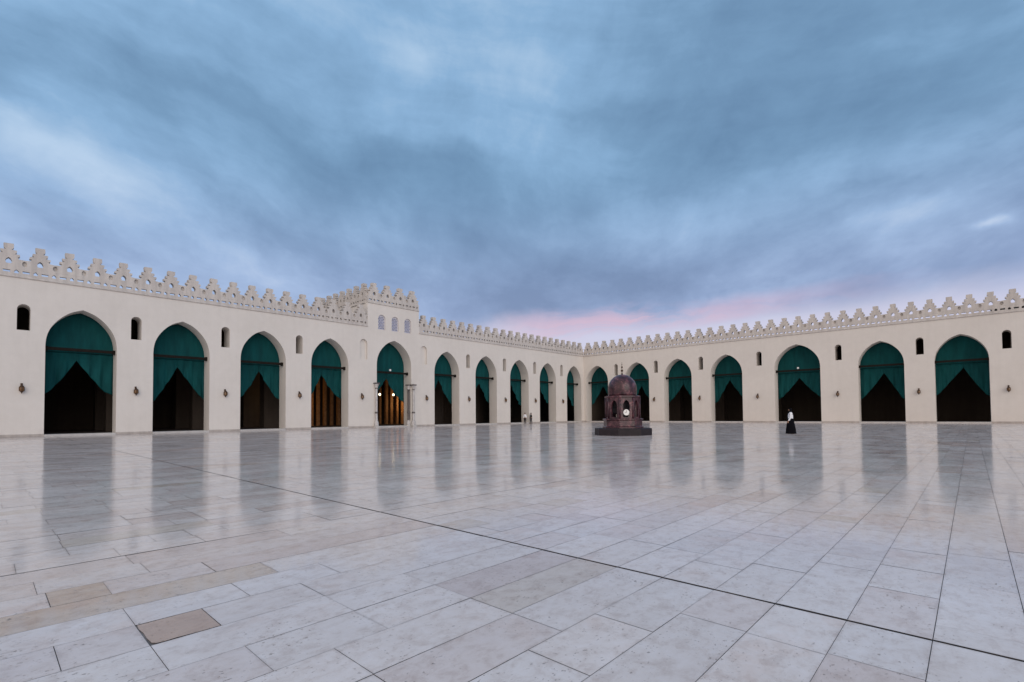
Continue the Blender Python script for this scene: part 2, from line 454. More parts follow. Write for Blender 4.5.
# the halls behind the arches
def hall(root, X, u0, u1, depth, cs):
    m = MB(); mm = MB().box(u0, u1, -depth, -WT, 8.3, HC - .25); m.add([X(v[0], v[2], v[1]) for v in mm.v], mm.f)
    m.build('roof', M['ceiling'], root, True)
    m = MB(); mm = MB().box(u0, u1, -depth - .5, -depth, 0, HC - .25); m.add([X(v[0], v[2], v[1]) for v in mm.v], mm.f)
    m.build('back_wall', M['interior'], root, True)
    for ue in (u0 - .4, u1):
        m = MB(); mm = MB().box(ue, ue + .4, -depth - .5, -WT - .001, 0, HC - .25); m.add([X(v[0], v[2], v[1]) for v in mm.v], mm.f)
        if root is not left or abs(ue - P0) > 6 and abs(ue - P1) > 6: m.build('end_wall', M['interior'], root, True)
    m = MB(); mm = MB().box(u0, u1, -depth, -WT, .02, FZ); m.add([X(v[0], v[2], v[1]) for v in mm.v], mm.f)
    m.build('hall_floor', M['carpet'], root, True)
    for k in range(len(cs) - 1):
        um = (cs[k] + cs[k + 1]) / 2
        for d in (5.4, 10.2):
            if d + .6 > depth: continue
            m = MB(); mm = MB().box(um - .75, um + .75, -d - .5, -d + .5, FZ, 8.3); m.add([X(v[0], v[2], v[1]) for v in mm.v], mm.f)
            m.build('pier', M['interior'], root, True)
hall(left, XL, -8, P0 - .02, 14, sorted([c for c in L_ARCH if c < P0]))
hall(left, XL, P1 + .02, 72, 14, sorted([c for c in L_ARCH if c > P1]))
hall(right, XR, .42, 52, 8, R_ARCH)
# a low roof block behind the far end of the right parapet
MB().box(39.95, 50, 1.0, 2.6, HC - .25, 9.42).build('roof_block', M['interior'], right, True)

# ------------------------------------------------------------------ portal block
PD = 9.4
zP = 11.0 - HC                               # its parapet sits this much higher than the arcade's
pw = [(c, .37) for c in (31.47, 30.07, 28.68)]
ol = wall_outline(P0, P1, [LA[5]])
ol = [(u, z if z < HC else 11.0) for u, z in ol]
link('portal_wall', flat('portal_wall', [ol] + [win_loop(c, h, 8.76, 10.12) for c, h in pw], WT, XL), M['plaster'], portal, True)
skirting_and_sills(portal, XL, [LA[5]], P0, P1); tie_beams(portal, XL, [LA[5]], 5.0)
for uu, nm in ((P0, 0), (P1 - .8, 1)):
    MB().box(-PD + .001, -WT, -uu - .8, -uu, HC - .25, 11.0).build('side_wall', M['plaster'], portal, True)
MB().box(-PD - .5, -PD, -P1, -P0, HC - .2, 11.0).build('back_wall', M['interior'], portal, True)
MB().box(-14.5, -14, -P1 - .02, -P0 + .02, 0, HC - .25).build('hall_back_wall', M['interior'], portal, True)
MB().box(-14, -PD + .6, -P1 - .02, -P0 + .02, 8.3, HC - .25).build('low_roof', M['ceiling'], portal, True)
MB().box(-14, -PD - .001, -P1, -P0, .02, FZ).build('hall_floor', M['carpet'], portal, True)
pm_ = MB()                                   # screen of broad timber posts in the lit hall
for k in range(22): pm_.box(-9.301, -8.95 - .12 * (k % 2), -21.08 - k * .71, -20.76 - k * .71 - .08 * (k % 3 == 1), FZ, 8.29)
pm_.build('timber_screen', M['boards'], portal, True)
MB().box(-PD, -WT, -P1 + .8, -P0 - .8, 10.5, 10.8).build('roof', M['ceiling'], portal, True)
MB().box(-PD, -WT, -P1, -P0, .02, FZ).build('hall_floor', M['carpet'], portal, True)
parapet(portal, XL, P0, P1, zP)
# side parapets run back over the hall
parapet(portal, lambda u, v, w=0: (-u, -P1 - w, v), .302, PD, zP)
parapet(portal, lambda u, v, w=0: (-u, -P0 + w, v), .302, PD, zP)
for c, h in pw:                              # lattice windows
    lp = [win_loop(c, h - .002, 8.762, 10.118)]
    zc = 8.9; r_ = 0
    while zc < 9.98:
        for k in range(4):
            uc = c - h + .125 + k * .165 + (.08 if r_ % 2 else 0)
            if abs(uc - c) < h - .07 and (zc < 9.66 or (uc - c) ** 2 + (zc - 9.75) ** 2 < (h - .1) ** 2):
                lp.append([(uc + .068 * cos(pi / 3 * j + pi / 6), zc + .068 * sin(pi / 3 * j + pi / 6)) for j in range(6)])
        zc += .14; r_ += 1
    w = link('lattice_window', flat('lattice_window', lp, .06, lambda u, v, w_: XL(u, v, w_ - .12)), M['lattice'], portal, True)
    g = MB().box(-.26, -.225, -c - h + .01, -c + h - .01, 8.77, 10.1)
    g.build('window_pane', M['glass'], w, True)
def portal_column(u, w, mat):
    m = MB().lathe([(.115, .62), (.12, .66), (.11, .72), (.105, 1.2), (.102, 2.8), (.098, 3.5)], 16, w, -u)
    o = m.build('column', mat, portal, True, True)
    MB().lathe([(.20, FZ + .01), (.20, .45), (.17, .47), (.15, .53), (.155, .58), (.12, .62)], 8, w, -u, pi / 8).build('column_base', M['column'], o, True)
    cp = MB().lathe([(.12, 3.5), (.135, 3.53), (.115, 3.57), (.13, 3.64), (.18, 3.76), (.20, 3.80), (.20, 3.85)], 8, w, -u, pi / 8).build('capital', M['column'], o, True)
    MB().box(w - .21, w + .21, -u - .21, -u + .21, 3.851, 3.96).build('abacus', M['column_dark'], o, True)
    MB().lathe([(.125, 3.44), (.135, 3.47), (.125, 3.5)], 16, w, -u).build('neck_ring', M['column_dark'], o, True)
    MB().lathe([(.115, 1.24), (.14, 1.27), (.14, 1.36), (.115, 1.39)], 16, w, -u).build('column_band', M['column_dark'], o, True)
cP, hP = LA[5][0], LA[5][1]
portal_column(cP + hP + .14, .16, M['column']); portal_column(cP + hP - .13, -.25, M['column_dark'])
portal_column(cP - hP - .14, .16, M['column']); portal_column(cP - hP + .13, -.25, M['column_dark'])
# plinth blocks the outer columns stand on
for u in (cP + hP + .14, cP - hP - .14):
    MB().box(.037, .40, -u - .24, -u + .24, 0, FZ + .012).build('column_plinth', M['threshold'], portal, True)

# a small roof pavilion seen over the far part of the left arcade
rp = tag(empty('roof_pavilion', Vector((-5.2, -12.4, HC - .25)) * S), 'small plain roof block just showing between far merlons of the left arcade', 'roof block')
MB().box(-.8, .8, -.9, .9, 0, 2.2).build('block_wall', M['trim'], rp)
mm_ = MB()
for dx, dy in ((-.6, 0), (0, 0), (.6, 0)):
    mm_.box(dx - .2, dx + .2, -.9, -.6, 2.2, 2.5)
mm_.build('parapet', M['trim'], rp)

# ------------------------------------------------------------------ curtains
ORD = ['first', 'second', 'third', 'fourth', 'fifth', 'sixth', 'seventh', 'eighth', 'ninth', 'tenth', 'eleventh']
def curtain(side, i, label):
    X = XL if side == 'L' else XR
    c, hw, zs, za = (LA if side == 'L' else RA)[i]
    r = random.Random(i * 31 + (5 if side == 'L' else 77))
    hw2, za2 = hw + .12, za + .10
    base = Vector(X(c, 0, -WT)) * S
    root = tag(empty('arch_curtain', base), label, 'curtain', 'teal curtains hung in the arches')
    zsplit = 5.02 + (.1 if side == 'R' else 0)
    zap = 4.58 + r.uniform(-.12, .12) + (.1 if side == 'R' else 0)
    ph = r.uniform(0, 6); fq = r.uniform(7.5, 12)
    def sheet(name, us, top, bot, amp, nrow=18):
        vs = []; fs = []
        for u in us:
            t, b_ = top(u), bot(u)
            for k in range(nrow + 1):
                f = k / nrow; z = t + (b_ - t) * f
                fold = amp * (.25 + .75 * f) * (sin(fq * u + ph + 1.2 * sin(1.7 * z + ph)) + .5 * sin(23 * u + 2 * ph))
                vs.append(X(c + u, z, -WT - .07 - abs(amp) * 1.2 + fold))
        n = nrow + 1
        for a in range(len(us) - 1):
            for k in range(nrow): fs.append((a * n + k, a * n + k + 1, (a + 1) * n + k + 1, (a + 1) * n + k))
        m = MB(); m.add(vs, fs); me = m.mesh(name)
        o = link(name, me, M['curtain'], root, True, True)
        so = o.modifiers.new('thick', 'SOLIDIFY'); so.thickness = .012
        return o
    nU = 44
    us = [-hw2 + 2 * hw2 * k / nU for k in range(nU + 1)]
    sheet('valance', us, lambda u: max(arch_top(u, hw2, zs, za2), zsplit + .05), lambda u: zsplit, .012, 10)
    off = r.uniform(-.16, .16); fq = r.uniform(7.5, 12)
    for sgn in (-1, 1):
        ub = sgn * hw2; zb = r.uniform(2.0, 2.5)
        knee = r.uniform(.72, .86); zk = zb + r.uniform(.12, .3)
        bow = r.uniform(-.05, .26)
        def bot(u, ub=ub, zb=zb, knee=knee, zk=zk, bow=bow):
            f = (u - off) / (ub - off)
            if f < knee:
                q = f / knee; return zap + (zk - zap) * q - bow * sin(pi * q) + .025 * sin(fq * u * 1.3 + ph) * q
            return zk + (zb - zk) * (f - knee) / (1 - knee)
        uu = [off + (ub - off) * k / 26 for k in range(27)]
        sheet('drape', uu, lambda u: zsplit - .006, bot, .07, 20)
    return root
for i in range(13):
    if i > 10: lab = 'teal curtain parted in the %s arch left of the raised portal' % ORD[i - 6]
    elif i == 5: lab = 'teal curtain in the portal arch, parted over two warm lit lamps'
    elif i < 5:
        n = 4 - i
        lab = 'teal curtain parted in the %s arch left of the raised portal' % ORD[n]
        if i == 4: lab = 'teal curtain parted over a warmly lit hall, in the arch just left of the portal'
    else:
        n = 10 - i
        lab = 'teal curtain parted in the %s arch of the left arcade from the courtyard corner' % ORD[n]
    curtain('L', i, lab)
for i in range(9):
    if i == 4: lab = 'wide teal curtain in the broad middle arch of the right arcade'
    else: lab = 'dim teal curtain parted in the %s arch of the right arcade from the courtyard corner' % ORD[i]
    curtain('R', i, lab)

# ------------------------------------------------------------------ wall lanterns
def lantern_proto():
    root = empty('wall_lantern', (0, 0, 0))  # local +x points out of the wall
    m = MB().box(.0, .02, -.05, .05, -.02, .26)
    m.tube([(.02, 0, .2), (.09, 0, .25), (.15, 0, .24), (.165, 0, .19)], .014, 6)
    m.build('bracket', M['brass'], root)
    m = MB().lathe([(.012, .2), (.02, .18), (.035, .15), (.10, .075), (.125, .05), (.12, .03)], 6, .165, 0)
    m.lathe([(.12, -.17), (.085, -.19), (.04, -.25), (.022, -.265), (.03, -.285), (.008, -.32)], 6, .165, 0)
    for k in range(6):
        t = 2 * pi * k / 6
        m.tube([(.165 + .118 * cos(t), .118 * sin(t), .035), (.165 + .118 * cos(t), .118 * sin(t), -.175)], .012, 4)
    m.build('lantern_frame', M['brass'], root)
    MB().lathe([(.105, -.168), (.112, -.07), (.105, .028)], 6, .165, 0).build('lantern_glass', M['amber'], root)
    return root
proto = None
def place_lantern(loc, rz, label):
    global proto
    if proto is None: proto = lantern_proto(); o = proto
    else:
        o = proto.copy(); COL.objects.link(o)
        for ch in proto.children:
            k = ch.copy(); COL.objects.link(k); k.parent = o
    o.location = Vector(loc) * S; o.rotation_euler = (0, 0, rz)
    tag(o, label, 'lantern', 'wall lanterns between the arches')
L_LAMP = [54.37, 49.26, 44.17, 38.91, 33.49, 26.59, 21.08, 15.55, 10.31, 4.83]
for k, a in enumerate(L_LAMP):
    if k <= 3: lab = 'brass wall lantern on the %s pier left of the raised portal' % ORD[4 - k]
    elif k == 4: lab = 'brass wall lantern just left of the portal columns'
    elif k == 5: lab = 'brass wall lantern just right of the portal columns'
    else: lab = 'brass wall lantern on the %s pier of the left arcade from the corner' % ORD[9 - k]
    place_lantern(XL(a, 2.74, .001), 0, lab)
for k, b in enumerate([4.9, 10.34, 15.93, 22.11, 29.26, 35.26, 40.8, 46.2]):
    if k == 3: lab = 'brass wall lantern left of the broad middle arch of the right arcade'
    elif k == 4: lab = 'brass wall lantern right of the broad middle arch of the right arcade'
    else: lab = 'brass wall lantern on the %s pier of the right arcade from the corner' % ORD[k]
    place_lantern(XR(b, 2.79, .001), -pi / 2, lab)

# small white floodlights on the middle of two tie beams
def floodlight(loc, rz, label):
    r = tag(empty('floodlight', Vector(loc) * S, rz), label, 'floodlight', 'white floodlights on the tie beams')
    MB().lathe([(.02, 0), (.02, .05), (.05, .06)], 8).build('mount', M['black'], r)
    m = MB(); mm = MB().lathe([(.05, -.07), (.085, -.03), (.10, .06), (.092, .075)], 14)
    m.add([(v[2], v[1], v[0] + .15) for v in mm.v], mm.f); m.build('lamp_housing', M['white'], r)
floodlight(XL(cP + .1, 5.085, -.59), 0, 'small white floodlight on the tie beam of the portal arch')
floodlight(XR(25.8, 5.385, -.59), -pi / 2, 'small white floodlight on the tie beam of the broad right hand arch')

# lit globes hanging inside the portal
def globe(loc, label, watt=0):
    r = tag(empty('globe_lamp', Vector(loc) * S), label, 'lamp', 'lit globe lamps in the portal')
    MB().lathe([(.01, -.105), (.055, -.09), (.09, -.05), (.105, 0), (.09, .05), (.055, .09), (.03, .105)], 16).build('globe', M['globe'], r, smooth=True)
    MB().lathe([(.035, .102), (.035, .14), (.012, .15), (.012, 5.0)], 8).build('hanging_rod', M['brass'], r)
    if watt:
        l = bpy.data.lights.new('globe_light', 'POINT'); l.energy = watt; l.color = (1, .60, .24); l.shadow_soft_size = .16
        lo = bpy.data.objects.new('globe_light', l); COL.objects.link(lo); lo.location = (0, 0, -.25 * S); lo.parent = r
globe(XL(30.62, 3.03, -1.72), 'left lit globe lamp hanging beside the jamb inside the portal')
globe(XL(28.55, 3.08, -2.6), 'right lit globe lamp hanging in the middle of the portal opening')
globe(XL(23.3, 2.7, -7.7), 'lit globe lamp glowing from behind the right jamb of the portal', 150)
globe(XL(35.5, 2.8, -7.7), 'lit globe lamp glowing from behind the jamb of the arch left of the portal', 150)

# ------------------------------------------------------------------ domed kiosk
kc = (26.25, -34.75)
vdir = math.atan2(-55.85 - kc[1], 38.6 - kc[0])          # direction kiosk -> viewer
kiosk = tag(empty('fountain_kiosk', (kc[0] * S, kc[1] * S, 0), vdir + radians(14)), 'dark red granite octagonal fountain kiosk with ribbed dome on the open paving', 'fountain')
A8 = pi / 8
def octa(r): return r / cos(A8)
MB().lathe([(octa(1.26), 0.0), (octa(1.26), .30), (octa(1.235), .335)], 8, a0=A8).build('plinth', M['granite_dark'], kiosk)
MB().lathe([(octa(.90), .337), (octa(.90), .40), (octa(.85), .44), (octa(.85), .70), (octa(.90), .74), (octa(.90), .78), (octa(.80), .80)], 8, a0=A8).build('basin', M['granite'], kiosk)
ap = .745
for k in range(8):
    t = k * pi / 4; fw = ap * math.tan(A8) - .002
    hole = [(-.155, .86), (.155, .86), (.155, 1.42), (.13, 1.53), (.075, 1.62), (0, 1.67), (-.075, 1.62), (-.13, 1.53), (-.155, 1.42)]
    def xk(u, v, w, t=t): return ((ap + w) * cos(t) - u * sin(t), (ap + w) * sin(t) + u * cos(t), v)
    pnl = link('side_panel', flat('side_panel', [[(-fw, .801), (fw, .801), (fw * .97, 1.78), (-fw * .97, 1.78)], hole], .09, xk), M['granite'], kiosk)
    # angle shaft
    tt = t + A8
    MB().tube([(octa(ap) * cos(tt), octa(ap) * sin(tt), .801), (octa(ap) * cos(tt), octa(ap) * sin(tt), 1.78)], .045, 8).build('corner_shaft', M['granite'], kiosk, smooth=True)
MB().lathe([(octa(.74), 1.782), (octa(.79), 1.80), (octa(.79), 1.87), (octa(.70), 1.89)], 8, a0=A8).build('cornice', M['granite'], kiosk)
MB().lathe([(.30, .80), (.30, 1.0), (.50, 1.05), (.50, 1.3), (.44, 1.34), (.44, 1.75)], 12).build('dark_inner_core', M['granite_dark'], kiosk)  # dark core added inside so the openings read as dark
dome = MB().lathe([(0.655, 1.892), (0.675, 1.95), (0.682, 2.2), (0.6736, 2.3126), (0.6486, 2.4225), (0.6077, 2.5269), (0.5517, 2.6232), (0.4822, 2.7091), (0.4009, 2.7825), (0.3096, 2.8415), (0.2107, 2.8848), (0.1067, 2.9111), (0.03, 2.915)], 48, rfun=lambda t, z: 1 + .006 * cos(24 * t)).build('dome', M['granite'], kiosk, smooth=True)
MB().lathe([(.05, 2.905), (.03, 2.98), (.012, 3.03), (.055, 3.08), (.06, 3.12), (.012, 3.17), (.012, 3.22), (.045, 3.26), (.045, 3.29), (.010, 3.33), (.010, 3.37), (.022, 3.40), (.008, 3.43), (.004, 3.52)], 10).build('finial', M['brass'], dome, smooth=True)
ck = MB(); mm = MB().lathe([(.138, 0), (.142, .015), (.142, .03), (.13, .035)], 28)
ck.add([(ap + .02 + v[2], v[0] - .02, v[1] + 1.08) for v in mm.v], mm.f)
clock = ck.build('clock', M['clock'], kiosk)
hd = MB(); xx = ap + .02 + .037
hd.box(xx, xx + .004, -.024, -.012, 1.08, 1.18).box(xx, xx + .004, -.09, -.014, 1.074, 1.086).build('clock_hand', M['black'], clock)

# ------------------------------------------------------------------ paving
def build_paving():
    W = .3145; b0 = 37.82
    k_lo, k_hi = math.ceil((0.04 - b0) / W), int((54.0 - b0) / W)
    CH = 53.0; chw = .0105
    fixed = {-11: [55.09, 55.62], -10: [55.33, 54.80], -9: [55.9, 54.53], -8: [55.33, 54.81, 54.27], -7: [55.62, 55.33, 55.05, 54.53], -6: [55.33, 54.53, 54.01],
             -5: [55.05, 54.53, 54.01], -4: [55.6, 54.80, 54.01], -3: [54.80, 54.01], -2: [54.80, 54.25, 53.74], -1: [54.53, 53.45], 0: [54.53, 53.46], 1: [54.27, 53.44], 2: [54.0, 53.45], 3: [54.27, 53.45]}
    over = {(-7, 55.05): 'brown', (-10, 55.33): 'tan', (-9, 54.53): 'tan', (1, 53.44): 'pink', (0, 52.44): 'white', (-5, 55.05): 'pink2', (-3, 54.01): 'pink2', (-2, 53.74): 'white', (-1, 52.66): 'pink2'}
    tones = {'tan': (.64, .52, .42), 'white': (.80, .73, .695), 'grey': (.775, .705, .67), 'pink': (.69, .585, .54), 'pink2': (.745, .655, .615), 'beige': (.71, .62, .545), 'brown': (.54, .365, .255)}
    pk = ['white'] * 50 + ['grey'] * 30 + ['pink2'] * 22 + ['pink'] * 5 + ['beige'] * 3
    verts = []; faces = []; tone = []; seed = []; inset = []; size = []
    g = .0013
    for k in range(k_lo, k_hi + 1):
        x0, x1 = b0 + k * W, b0 + (k + 1) * W
        r = random.Random(1000 + k)
        gx0 = g * r.choice((.6, 1, 1, 1.5)); gx1 = g
        if k == -12: gx0 = .011
        js = []
        fx = sorted(fixed.get(k, []))
        a = .03
        js.append(a)
        stops = [CH] + fx if fx else [CH]
        extra = (0, r.choice((1, 1, 0)))[1]
        # run to the channel, then through the fixed joints, then on
        def run(a, end):
            while True:
                n = r.choice((1, 2, 2, 2, 3, 3, 4)) * .2665 + r.uniform(-.012, .012)
                if a + n > end - .2: break
                a += n; js.append(a)
        pre = [f for f in fx if f < CH]; post = [f for f in fx if f > CH]
        run(a, (pre[0] if pre else CH)); js += pre; a = js[-1]
        if pre: run(a, CH)
        js.append(CH)
        if post: js += post
        a = js[-1]; run(a, 73.9); js.append(73.9)
        for s, e in zip(js[:-1], js[1:]):
            key = next((v for (kk, st), v in over.items() if kk == k and abs(st - s) < .02), None)
            nm = key or r.choice(pk)
            c = tones[nm]; f = 1 + r.uniform(-.03, .025); hue = r.uniform(-.008, .008)
            gs = chw if s == CH else g * r.choice((.5, .9, 1.1, 1.6)); ge = chw if e == CH else g * r.choice((.5, .9, 1.1, 1.6))
            xx0, xx1 = x0 + gx0, x1 - gx1
            base = len(verts)
            if nm == 'brown' and key:
                # broken slab: chipped along its near edge and one corner
                xx1 -= .004
                pts = [(xx0, s + gs), (xx0 + .002, e - ge - .006), (xx0 + .06, e - ge - .002), (xx0 + .13, e - ge - .008), (xx0 + .21, e - ge - .006), (xx1 - .03, e - ge - .010), (xx1 - .012, e - ge - .022), (xx1 - .004, e - ge - .045), (xx1 - .008, e - ge - .10), (xx1 - .001, s + gs + .10), (xx1, s + gs)]
            else:
                pts = [(xx0, s + gs), (xx0, e - ge), (xx1, e - ge), (xx1, s + gs)]
            tx, ty, z0 = r.gauss(0, .0012), r.gauss(0, .0012), r.uniform(-.0006, .0006)
            mx, my = (xx0 + xx1) / 2, (s + e) / 2
            size.append(((xx1 - xx0) * S, (e - s - gs - ge) * S, 0))
            for (px, pa) in pts: inset.append(((px - xx0) * S, (pa - s - gs) * S, 0))
            for (px, pa) in pts: verts.append((px * S, -pa * S, (z0 + (px - mx) * tx + (pa - my) * ty) * S))
            faces.append(tuple(range(base, base + len(pts))))
            tone.append((c[0] * f * (1 + hue), c[1] * f, c[2] * f * (1 - hue), 1)); seed.append((r.random(), r.random(), r.random()))
    me = bpy.data.meshes.new('courtyard_paving'); me.from_pydata(verts, [], faces)
    at = me.attributes.new('tone', 'FLOAT_COLOR', 'FACE'); at.data.foreach_set('color', [x for t in tone for x in t])
    a2 = me.attributes.new('seed', 'FLOAT_VECTOR', 'FACE'); a2.data.foreach_set('vector', [x for t in seed for x in t])
    a3 = me.attributes.new('inset', 'FLOAT_VECTOR', 'POINT'); a3.data.foreach_set('vector', [x for t in inset for x in t])
    a4 = me.attributes.new('size', 'FLOAT_VECTOR', 'FACE'); a4.data.foreach_set('vector', [x for t in size for x in t])
    bm = bmesh.new(); bm.from_mesh(me)
    for f in bm.faces:
        if f.normal.z < 0: f.normal_flip()
    bm.to_mesh(me); bm.free()
    o = link('courtyard_paving', me, M['paving']); tag(o, kind='structure')
    m = MB().box(-.02, 54.5, -75, .02, -.25, -.005); o = m.build('paving_bed', M['joint']); tag(o, kind='structure')
    m = MB().box(.05, 54, -CH - chw, -CH + chw, -.0048, -.0042); o = m.build('drain_channel', M['groove']); tag(o, kind='structure')
    xl = b0 - 12 * W
    m = MB().box(xl - .002, xl + .011, -63, -.05, -.0048, -.0042); o = m.build('expansion_joint', M['groove']); tag(o, kind='structure')
build_paving()
m = MB(); Rg = 2500
m.add([(-Rg, -Rg, -.26), (Rg, -Rg, -.26), (Rg, Rg, -.26), (-Rg, Rg, -.26)], [(0, 1, 2, 3)])
tag(m.build('ground', M['sand']), kind='structure')

# ------------------------------------------------------------------ people
def skin_mesh(name, verts, edges, radii, root=0, sub=2):
    me = bpy.data.meshes.new(name); me.from_pydata([Vector(v) for v in verts], edges, [])
    o = bpy.data.objects.new(name, me); COL.objects.link(o)
    o.modifiers.new('skin', 'SKIN')
    o.modifiers['skin'].use_smooth_shade = True
    if not me.skin_vertices: me.skin_vertices.new()
    for i, r in enumerate(radii):
        d = me.skin_vertices[0].data[i]; d.radius = (r, r) if not isinstance(r, tuple) else r
        d.use_root = (i == root)
    s = o.modifiers.new('sub', 'SUBSURF'); s.levels = sub; s.render_levels = sub
    dg = bpy.context.evaluated_depsgraph_get(); dg.update()
    out = bpy.data.meshes.new_from_object(o.evaluated_get(dg))
    bpy.data.objects.remove(o); out.name = name
    for p in out.polygons: p.use_smooth = True
    return out
def person(loc, rz, h, label, kind):
    """faces local +x; kind 'woman' (scarf, jacket, long skirt) or 'man' (shirt, trousers)"""
    k = h / 1.70
    root = tag(empty('person', Vector(loc), rz), label, 'person')
    V = []; E = []; Rr = []
    def p(x, y, z, r, par=None):
        V.append((x * k, y * k, z * k)); Rr.append(tuple(q * k for q in r) if isinstance(r, tuple) else r * k); i = len(V) - 1
        if par is not None: E.append((par, i))
        return i
    pel = p(0, 0, .94, (.15, .11))
    wa = p(0, 0, 1.10, (.125, .095), pel); ch = p(.005, 0, 1.28, (.155, .105), wa); sh = p(-.005, 0, 1.42, (.12, .075), ch)
    nk = p(.005, 0, 1.50, .052, sh); h0 = p(.02, 0, 1.555, (.066, .078), nk); h1 = p(.025, 0, 1.62, (.078, .095), h0); p(.012, 0, 1.675, (.06, .07), h1)
    arms = []
    for s in (-1, 1):
        sw = .10 * s
        a = p(-.005, .165 * s, 1.40, .052, sh); e = p(-.03 + sw * .4, .225 * s, 1.13, .041, a); w = p(.06 + sw, .225 * s, .90, .028, e)
        hb = p(.08 + sw, .222 * s, .83, (.022, .038), w)
        for j, (dy, ln) in enumerate(((-.030, .062), (-.010, .072), (.010, .068), (.028, .052))):
            f1 = p(.085 + sw + dy, .222 * s, .79, .0095, hb); f2 = p(.092 + sw + dy, .215 * s, .79 - ln * .55, .009, f1); p(.088 + sw + dy, .206 * s, .79 - ln, .0075, f2)
        t1 = p(.115 + sw, .212 * s, .835, .011, hb); p(.128 + sw, .205 * s, .795, .009, t1)
        st = .11 * s
        hip = p(0, .085 * s, .86, .092, pel); kn = p(st * .7 + .02, .09 * s, .49, .062, hip); an = p(st - .02, .09 * s, .09, .04, kn); p(st + .12, .095 * s, .035, (.045, .03), an)
    me = skin_mesh('body', V, E, Rr, pel)
    body = link('body', me, M['skin'], root)
    # face
    fc = MB()
    fc.lathe([(.004, 1.585), (.018, 1.60), (.016, 1.63), (.006, 1.66)], 8, .112, 0)
    fc.build('nose', M['skin'], root, smooth=True, scale=k)
    ey = MB()
    for s in (-1, 1): ey.lathe([(.003, 1.622), (.011, 1.629), (.003, 1.637)], 8, .105, .033 * s)
    ey.build('eyes', M['black'], root, scale=k)
    def clothing(name, mat, vv, ee, rr): link(name, skin_mesh(name, [tuple(c * k for c in v) for v in vv], ee, [tuple(q * k for q in r) if isinstance(r, tuple) else r * k for r in rr]), mat, root)
    # top with sleeves
    vv = [(0, 0, .92), (0, 0, 1.10), (.005, 0, 1.28), (-.005, 0, 1.42), (0, 0, 1.475)]; ee = [(0, 1), (1, 2), (2, 3), (3, 4)]
    rr = [(.20, .155), (.155, .125), (.18, .135), (.14, .10), (.07, .07)]
    for s in (-1, 1):
        n = len(vv); vv += [(-.005, .17 * s, 1.405), (-.03 + .04 * s, .23 * s, 1.13), (.06 + .095 * s, .228 * s, .875)]; ee += [(3, n), (n, n + 1), (n + 1, n + 2)]; rr += [.075, .062, .05]
    clothing('jacket' if kind == 'woman' else 'shirt', M['cloth_white'] if kind != 'dark' else M['cloth_black'], vv, ee, rr)
    if kind == 'woman':
        MB().lathe([(.31, .02), (.30, .05), (.27, .35), (.225, .70), (.18, .98), (.15, 1.04)], 32, rfun=lambda t, z: (1 + .07 * sin(7 * t + 2 * z) * max(0, 1 - z)) * (1 if abs(cos(t)) < .5 else 1.04)).build('skirt', M['cloth_black'], root, smooth=True, scale=k)
        m = MB(); pr = [(.145, 1.40), (.115, 1.46), (.092, 1.52), (.098, 1.58), (.106, 1.64), (.098, 1.70), (.06, 1.735), (.015, 1.745)]
        m.lathe(pr, 24, .0, 0, rfun=lambda t, z: (.80 if abs(((t + pi) % (2 * pi)) - pi) < .55 and z > 1.53 and z < 1.68 else 1.0)); m.build('headscarf', M['cloth_black'], root, smooth=True, scale=k)
    else:
        vv = [(0, 0, .97)]; ee = []; rr = [(.165, .125)]
        for s in (-1, 1):
            n = len(vv); vv += [(0, .09 * s, .84), (.077 * s + .02, .092 * s, .49), (.11 * s - .02, .09 * s, .10)]; ee += [(0, n), (n, n + 1), (n + 1, n + 2)]; rr += [.112, .085, .065]
        clothing('trousers', M['cloth_navy'], vv, ee, rr)
        MB().lathe([(.085, 1.60), (.098, 1.64), (.094, 1.69), (.06, 1.73), (.012, 1.742)], 18, -.008, 0).build('hair', M['hair'], root, smooth=True, scale=k)
    for s in (-1, 1):
        m = MB(); x0 = .11 * s
        m.lathe([(.05, 0), (.055, .02), (.05, .055), (.03, .075)], 12, 0, 0)
        vs = [((v[0] * 2.3 + x0 + .05) * k, (v[1] * .9 + .093 * s) * k, v[2] * k) for v in m.v]
        q = MB(); q.add(vs, m.f); q.build('shoe', M['shoe'], root, smooth=True, scale=1)
    return root
person((32.26 * S, -29.53 * S, 0), radians(200), 1.63, 'woman in white jacket, long black skirt and black headscarf crossing the paving', 'woman')
person((.12 * S, -12.3 * S, 0), radians(-40), 1.70, 'person in white shirt and dark trousers standing in a far left arch', 'man')
person((.25 * S, -11.35 * S, 0), radians(-150), 1.68, 'person dressed all in black standing by a far left pier', 'dark')

# ------------------------------------------------------------------ sky and light
SUN_DIR = Vector((.80, -.36, .30)).normalized()
sun_el = math.asin(SUN_DIR.z); sun_az = math.atan2(SUN_DIR.x, SUN_DIR.y)
w = bpy.data.worlds.new('World'); sc.world = w; w.use_nodes = True
nt = w.node_tree; nt.nodes.clear()
out = N(nt, 'ShaderNodeOutputWorld')
sky = N(nt, 'ShaderNodeTexSky'); sky.sky_type = 'NISHITA'; sky.sun_disc = False
sky.sun_elevation = sun_el; sky.sun_rotation = sun_az
bgA = N(nt, 'ShaderNodeBackground'); bgA.inputs['Strength'].default_value = .08
nt.links.new(sky.outputs[0], bgA.inputs['Color'])
tc = N(nt, 'ShaderNodeTexCoord').outputs['Generated']
